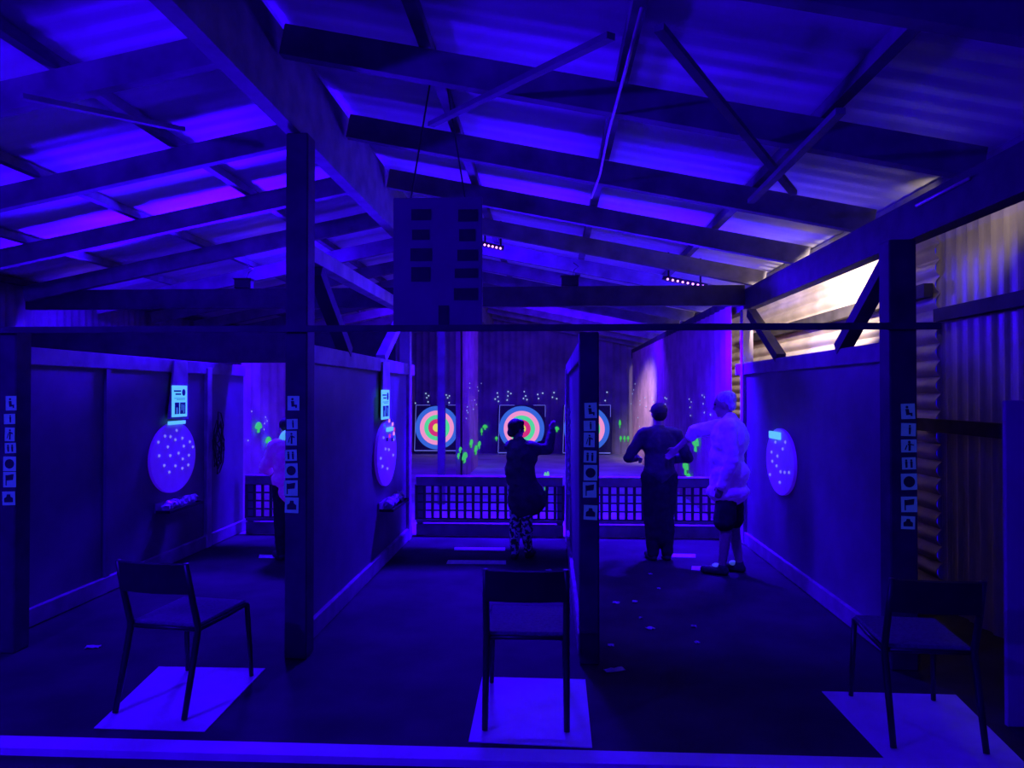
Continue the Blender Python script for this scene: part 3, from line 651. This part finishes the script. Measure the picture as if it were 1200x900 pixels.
def figure(t, H, J, headrot=(0, 0, 0), lean=0, female=False, fat=1.0, hand_s=1.0, curl=.6):
    """J: joints in a 1.75 m frame facing +Y; returns dict of prim lists"""
    k = H / 1.75; V = lambda p: Vector(p) * k
    D = dict(sl=(-.185, 0, 1.43), sr=(.185, 0, 1.43), hl=(-.095, 0, .93), hr=(.095, 0, .93), kl=(-.10, .02, .50), kr=(.10, .02, .50), al=(-.10, -.02, .085), ar=(.10, -.02, .085),
             neck=(0, -.01, 1.47), head=(0, .02, 1.635), pel=(0, 0, .97), waist=(0, 0, 1.12), chest=(0, 0, 1.30)); D.update(J); J = {a: V(p) for a, p in D.items()}
    Rh = Euler(headrot); h = J['head']; Hd = lambda p: h + (Rh.to_matrix() @ Vector(p)) * k
    head = [('e', Hd((0, -.01, .02)), (.076 * k, .098 * k, .098 * k), Rh), ('e', Hd((0, .025, -.055)), (.058 * k, .068 * k, .068 * k), Rh), ('c', Hd((0, .085, .012)), .011 * k, Hd((0, .108, -.028)), .014 * k),
            ('e', Hd((0, .082, -.068)), (.026 * k, .014 * k, .012 * k), Rh), ('e', Hd((0, .068, -.1)), (.022 * k, .02 * k, .018 * k), Rh),
            ('e', Hd((0, .078, .035)), (.05 * k, .018 * k, .012 * k), Rh)] + [('e', Hd((s * .078, -.005, -.01)), (.012 * k, .022 * k, .034 * k), Rh) for s in (-1, 1)]
    torso = [('e', J['pel'], (.165 * k * fat, .12 * k * fat, .13 * k)), ('e', J['waist'], (.145 * k * fat, .108 * k * fat, .17 * k)), ('e', J['chest'], (.170 * k * fat, .118 * k * fat, .19 * k)),
             ('c', J['sl'] * .8 + J['chest'] * .2 + Vector((0, 0, .03 * k)), .06 * k, J['sr'] * .8 + J['chest'] * .2 + Vector((0, 0, .03 * k)), .06 * k)]
    neck = [('c', J['neck'] - Vector((0, 0, .05 * k)), .064 * k, h + Vector((0, -.012 * k, -.06 * k)), .052 * k)]
    arms = []; hands = []
    for s in 'lr':
        arms += [('c', J['s' + s], .056 * k, J['e' + s], .042 * k), ('c', J['e' + s], .041 * k, J['w' + s], .027 * k)]
        d = (J['w' + s] - J['e' + s]).normalized(); pn = J.get('pn' + s, V((0, 0, -1))); hands += hand(J['w' + s], J.get('hd' + s, d), pn, curl, k * hand_s, 1 if s == 'l' else -1)
    legs = []; feet = []
    for s in 'lr':
        legs += [('c', J['h' + s], .088 * k, J['k' + s], .057 * k), ('c', J['k' + s] + Vector((0, -.012 * k, -.1 * k)), .058 * k, J['a' + s], .036 * k), ('c', J['k' + s], .055 * k, J['k' + s] + Vector((0, -.012 * k, -.1 * k)), .058 * k)]
        a = J['a' + s]; toe = J.get('t' + s, a + V((0.02 * (1 if s == 'r' else -1), .17, -.045)))
        feet += [('c', a + Vector((0, 0, -.01 * k)), .038 * k, a + Vector((0, -.01 * k, -.045 * k)), .038 * k), ('c', a + Vector((0, -.02 * k, -.048 * k)), .036 * k, toe, .034 * k)]
    return dict(J=J, k=k, head=head, torso=torso, neck=neck, arms=arms, hands=hands, legs=legs, feet=feet, Hd=Hd, Rh=Rh)
def grow(pr, d):
    out = []
    for p in pr:
        if p[0] == 'c': out.append(('c', p[1], p[2] + d, p[3], p[4] + d))
        else: out.append(('e', p[1], tuple(r + d for r in p[2])) + tuple(p[3:]))
    return out
def eyes(F, t):
    for s in (-1, 1):
        q = MB(); q.ball(F['Hd']((s * .031, .082, .012)), .012 * F['k'], 6); q.build('eye', 'eye', t, smooth=True)
def shoes(F, t, m='shoe'): 
    pr = grow(F['feet'], .008); fuse('shoes', pr, m, t, .01, 3)

# --- the young archer: back to us, arm raised toward the target
p = on_z(611, 655); t = empty('person', p, 'young archer in a dark jacket and patterned trousers raising one arm', 'person', None, math.radians(-12))
F = figure(t, 1.43, dict(sl=(-.15, .03, 1.40), sr=(.17, .03, 1.38), el=(-.02, .30, 1.32), wl=(.20, .46, 1.42), er=(.31, .16, 1.36), wr=(.345, .24, 1.595), hdr=(.10, .1, .9), pnr=(-.3, 1, 0),
                         neck=(-.03, .02, 1.45), head=(-.075, .06, 1.62), pel=(0, 0, .97), chest=(0, .02, 1.28), hl=(-.085, 0, .93), hr=(.085, 0, .93), kl=(-.085, .03, .50), kr=(.075, .0, .50), al=(-.085, -.03, .085), ar=(.06, .10, .085)),
           (-.10, 0, -.75), hand_s=.95, curl=.75)
k = F['k']; J = F['J']
fuse('body', F['head'] + F['neck'] + F['torso'] + F['arms'] + F['hands'] + F['legs'] + F['feet'], 'skin', t, .009, 3)
fuse('hair', [('e', F['Hd']((0, -.022, .03)), (.092 * k, .108 * k, .105 * k), F['Rh']), ('e', F['Hd']((0, -.07, -.05)), (.07 * k, .05 * k, .06 * k), F['Rh']), ('e', F['Hd']((0, .03, .085)), (.07 * k, .06 * k, .04 * k), F['Rh'])], 'hair_dark', t, .01, 3, .006)
fuse('jacket', grow(F['torso'], .025) + grow(F['arms'], .02) + [('c', J['chest'], .15 * k, Vector((.02, 0, .72 * k)), .20 * k), ('c', Vector((-.05, 0, 1.1 * k)), .15 * k, Vector((.09, .02, .74 * k)), .205 * k), ('c', J['neck'] - Vector((0, 0, .03)), .075 * k, J['neck'] + Vector((0, 0, .015)), .072 * k)], 'jacket_dark', t, .012, 4, .012)
fuse('trousers', grow(F['legs'], .014), 'camo', t, .011, 3, .006)
eyes(F, t); shoes(F, t)

# --- capped person with folded forearms
p = on_z(773, 656); t = empty('person', p, 'person in a dark cap and loose dark trousers with both elbows out', 'person', None, math.radians(6))
F = figure(t, 1.585, dict(el=(-.34, .06, 1.14), wl=(-.20, .30, 1.12), er=(.34, .05, 1.13), wr=(.10, .28, 1.10), sl=(-.19, 0, 1.40), sr=(.19, 0, 1.40), kl=(-.085, .02, .5), kr=(.085, .02, .5), al=(-.08, -.02, .085), ar=(.08, -.02, .085)), (0, 0, .1), fat=1.02)
k = F['k']; J = F['J']
fuse('body', F['head'] + F['neck'] + F['torso'] + F['arms'] + F['hands'] + F['legs'] + F['feet'], 'skin', t, .009, 3)
fuse('hair', [('e', F['Hd']((0, -.03, .0)), (.083 * k, .088 * k, .085 * k), F['Rh'])], 'hair_dark', t, .01, 3, .004)
fuse('cap', [('e', F['Hd']((0, -.01, .045)), (.094 * k, .112 * k, .085 * k), F['Rh']), ('e', F['Hd']((-.01, .10, .03)), (.075 * k, .08 * k, .012 * k), F['Rh'])], 'jacket_dark', t, .009, 2)
fuse('shirt', grow(F['torso'], .022) + grow([a for a in F['arms']], .018) + [('c', J['waist'], .15 * k, J['pel'], .165 * k), ('c', J['neck'] - Vector((0, 0, .04)), .072 * k, J['neck'], .066 * k)], 'shirt_dark', t, .012, 4, .008)
fuse('trousers', grow(F['legs'], .028) + [('e', J['pel'] - Vector((0, 0, .03)), (.195 * k, .15 * k, .14 * k)), ('c', (0, 0, .80 * k), .14 * k, (0, 0, .25 * k), .11 * k)], 'trouser_dark', t, .012, 4, .006)
eyes(F, t); shoes(F, t)

# --- the man in the pale shirt, in profile, pointing across
p = on_z(856, 672); t = empty('person', p, 'man in an untucked pale shirt and dark shorts reaching one arm out', 'person', None, math.radians(62))
F = figure(t, 1.70, dict(sr=(.16, .03, 1.43), er=(.14, .38, 1.36), wr=(.10, .56, 1.18), sl=(-.19, -.03, 1.42), el=(-.235, -.08, 1.12), wl=(-.22, .02, .87), pnr=(-1, 0, 0), pnl=(1, 0, 0), head=(0, .055, 1.635), neck=(0, .0, 1.47),
                         waist=(0, .035, 1.12), kl=(-.10, .03, .50), kr=(.10, .0, .50), al=(-.10, .05, .085), ar=(.10, -.06, .085)), (-.16, 0, .15), fat=1.22)
k = F['k']; J = F['J']
fuse('body', F['head'] + F['neck'] + F['torso'] + F['arms'] + F['hands'] + F['legs'] + F['feet'], 'skin', t, .009, 3)
fuse('hair', [('e', F['Hd']((0, -.03, .045)), (.088 * k, .10 * k, .088 * k), F['Rh']), ('e', F['Hd']((0, -.07, -.02)), (.078 * k, .045 * k, .06 * k), F['Rh'])], 'hair_pale', t, .01, 3, .007)
fuse('shirt', grow(F['torso'], .03) + [('c', a[1], a[2] + .026, a[3], a[4] + .022) for a in F['arms'][:2]] + [('c', F['arms'][2][1], F['arms'][2][2] + .026, F['arms'][2][3], F['arms'][2][4] + .03), ('c', F['arms'][2][3], F['arms'][2][4] + .03, F['arms'][2][3] + (F['arms'][3][3] - F['arms'][2][3]) * .25, .06)] +
     [('e', J['pel'] - Vector((0, -.02, .09)), (.20 * k, .175 * k, .22 * k)), ('e', (0, .02, .79 * k), (.225 * k, .20 * k, .13 * k)), ('c', J['neck'] - Vector((0, 0, .04)), .085 * k, J['neck'] + Vector((0, 0, .01)), .08 * k)], 'shirt_pale', t, .012, 3, .011)
fuse('shorts', [('c', a[1] - Vector((0, 0, .08)), .098 * k, a[3] + (a[1] - a[3]) * .04, .106 * k) for a in (F['legs'][0], F['legs'][3])] + [('e', J['pel'] - Vector((0, 0, .09)), (.17 * k, .14 * k, .12 * k))], 'trouser_dark', t, .012, 3, .006)
eyes(F, t); shoes(F, t, 'shoe')
q = MB()
for a in (J['al'], J['ar']): q.ball(a + Vector((0, .055, -.005)), (.032, .045, .028), 6)
q.build('shoe_tongues', 'sock', t, smooth=True)

# --- hooded person half hidden behind the ridge post
p = on_z(338, 654); t = empty('person', p, 'person in a pale jacket with a bright hood, half hidden by the ridge post', 'person', None, math.radians(35))
F = figure(t, 1.45, dict(sl=(-.18, .02, 1.38), sr=(.18, .02, 1.38), el=(-.27, .10, 1.12), wl=(-.16, .30, 1.05), er=(.27, .08, 1.12), wr=(.12, .30, 1.04), head=(0, .12, 1.60), neck=(0, .04, 1.45)), (-.35, 0, .2), fat=1.1)
k = F['k']; J = F['J']
fuse('body', F['head'] + F['neck'] + F['torso'] + F['arms'] + F['hands'] + F['legs'] + F['feet'], 'skin', t, .009, 3)
fuse('hair', [('e', F['Hd']((0, -.02, .035)), (.090 * k, .105 * k, .098 * k), F['Rh'])], 'hair_dark', t, .01, 3, .005)
fuse('jacket', grow(F['torso'], .028) + grow(F['arms'], .022) + [('c', J['waist'], .15 * k, J['pel'] - Vector((0, 0, .1)), .175 * k)], 'jacket_pale', t, .012, 4, .009)
fuse('hood', [('e', J['neck'] + Vector((0, -.055, .035)), (.125 * k, .09 * k, .10 * k)), ('e', J['neck'] + Vector((0, -.02, .0)), (.135 * k, .11 * k, .06 * k))], 'hood_bright', t, .01, 3, .006)
fuse('trousers', grow(F['legs'], .016), 'trouser_dark', t, .012, 3, .006)
eyes(F, t); shoes(F, t)

# ------------------------------------------------------------------ lights
UV = (.024, .0, 1.0); UVR = (.04, .0, 1.0)
def point(name, loc, col, p, r=.06):
    l = bpy.data.lights.new(name, 'POINT'); l.color = col; l.energy = p; l.shadow_soft_size = r
    o = bpy.data.objects.new(name, l); COL.objects.link(o); o.location = loc; return o
def area(name, loc, tgt, col, p, sx_, sy_, spread=PI):
    l = bpy.data.lights.new(name, 'AREA'); l.shape = 'RECTANGLE'; l.size = sx_; l.size_y = sy_; l.color = col; l.energy = p; l.spread = spread
    o = bpy.data.objects.new(name, l); COL.objects.link(o); o.location = loc; o.rotation_euler = (Vector(tgt) - Vector(loc)).to_track_quat('-Z', 'Y').to_euler(); return o
# blacklight flood hung under the roof over the entrance (it throws the chair shadows)
point('flood_front', (-3.62, 1.05, 2.75), UV, 560, .08)
for i, c in enumerate(LB):
    area('bar_light_%d' % i, c + Vector((0, .05, -.06)), c + Vector((0, 1.6, -1.9)), UV, (40, 110, 110, 60)[i], .5, .06)
    area('bar_spill_%d' % i, c + Vector((0, -.06, -.06)), c + Vector((.25 * (i == 1) - .2 * (i == 3), -.55, -1.9)), UV, (110, 230, 330, 600)[i], .5, .06, math.radians((108, 108, 108, 150)[i]))
# unseen area lights, without fittings, added to wash the target range
for x in (-2.9, -.4, 1.2):
    area('range_wash', (x, 14.6, roof_z(x) - .45), (x, 17.5, 0), UVR, 120, .5, .1)
def spot(name, loc, tgt, col, p, size, blend, r):
    l = bpy.data.lights.new(name, 'SPOT'); l.color = col; l.energy = p; l.spot_size = math.radians(size); l.spot_blend = blend; l.shadow_soft_size = r
    o = bpy.data.objects.new(name, l); COL.objects.link(o); o.location = loc; o.rotation_euler = (Vector(tgt) - Vector(loc)).to_track_quat('-Z', 'Y').to_euler(); return o
# unseen spots added below the tie beam to brighten the roof
for x, p in ((-5.0, 600), (-3.4, 1150), (-.4, 360), (1.3, 320)):
    spot('roof_wash', (x, 8.4, 2.55), (x * .85, 3.6, roof_z(x) + .9), UV, p, 105, .5, .12)
spot('lane_wash', (1.0, 5.5, 3.15), (1.15, 6.6, 0), UV, 520, 78, .8, .12)  # added overhead spot, no visible fitting, lifting the third lane and pale shirt
WARM = (1.0, .78, .72)
spot('lamp_warm', lp, (3.09, 9.3, 2.5), WARM, 7500, 29, 1, .03)
spot('lamp_spill', lp + Vector((.05, .02, .02)), (3.1, 5.6, 3.1), WARM, 6, 110, .7, .03)
spot('range_lamp', (.3, 12.4, 3.2), (2.15, 17.4, 1.25), (1, .85, .78), 2300, 24, 1, .08)
spot('range_lamp', (.3, 12.4, 3.2), (-1.69, 16.4, .8), (1, .85, .7), 110, 20, 1, .08)

w = bpy.data.worlds.new('world'); SC.world = w; w.use_nodes = True
w.node_tree.nodes['Background'].inputs[0].default_value = (.012, .0, 1, 1); w.node_tree.nodes['Background'].inputs[1].default_value = .65
vs = SC.view_settings; vs.view_transform = 'Standard'; vs.look = 'None'; vs.gamma = 1; vs.exposure = 0; vs.use_curve_mapping = False
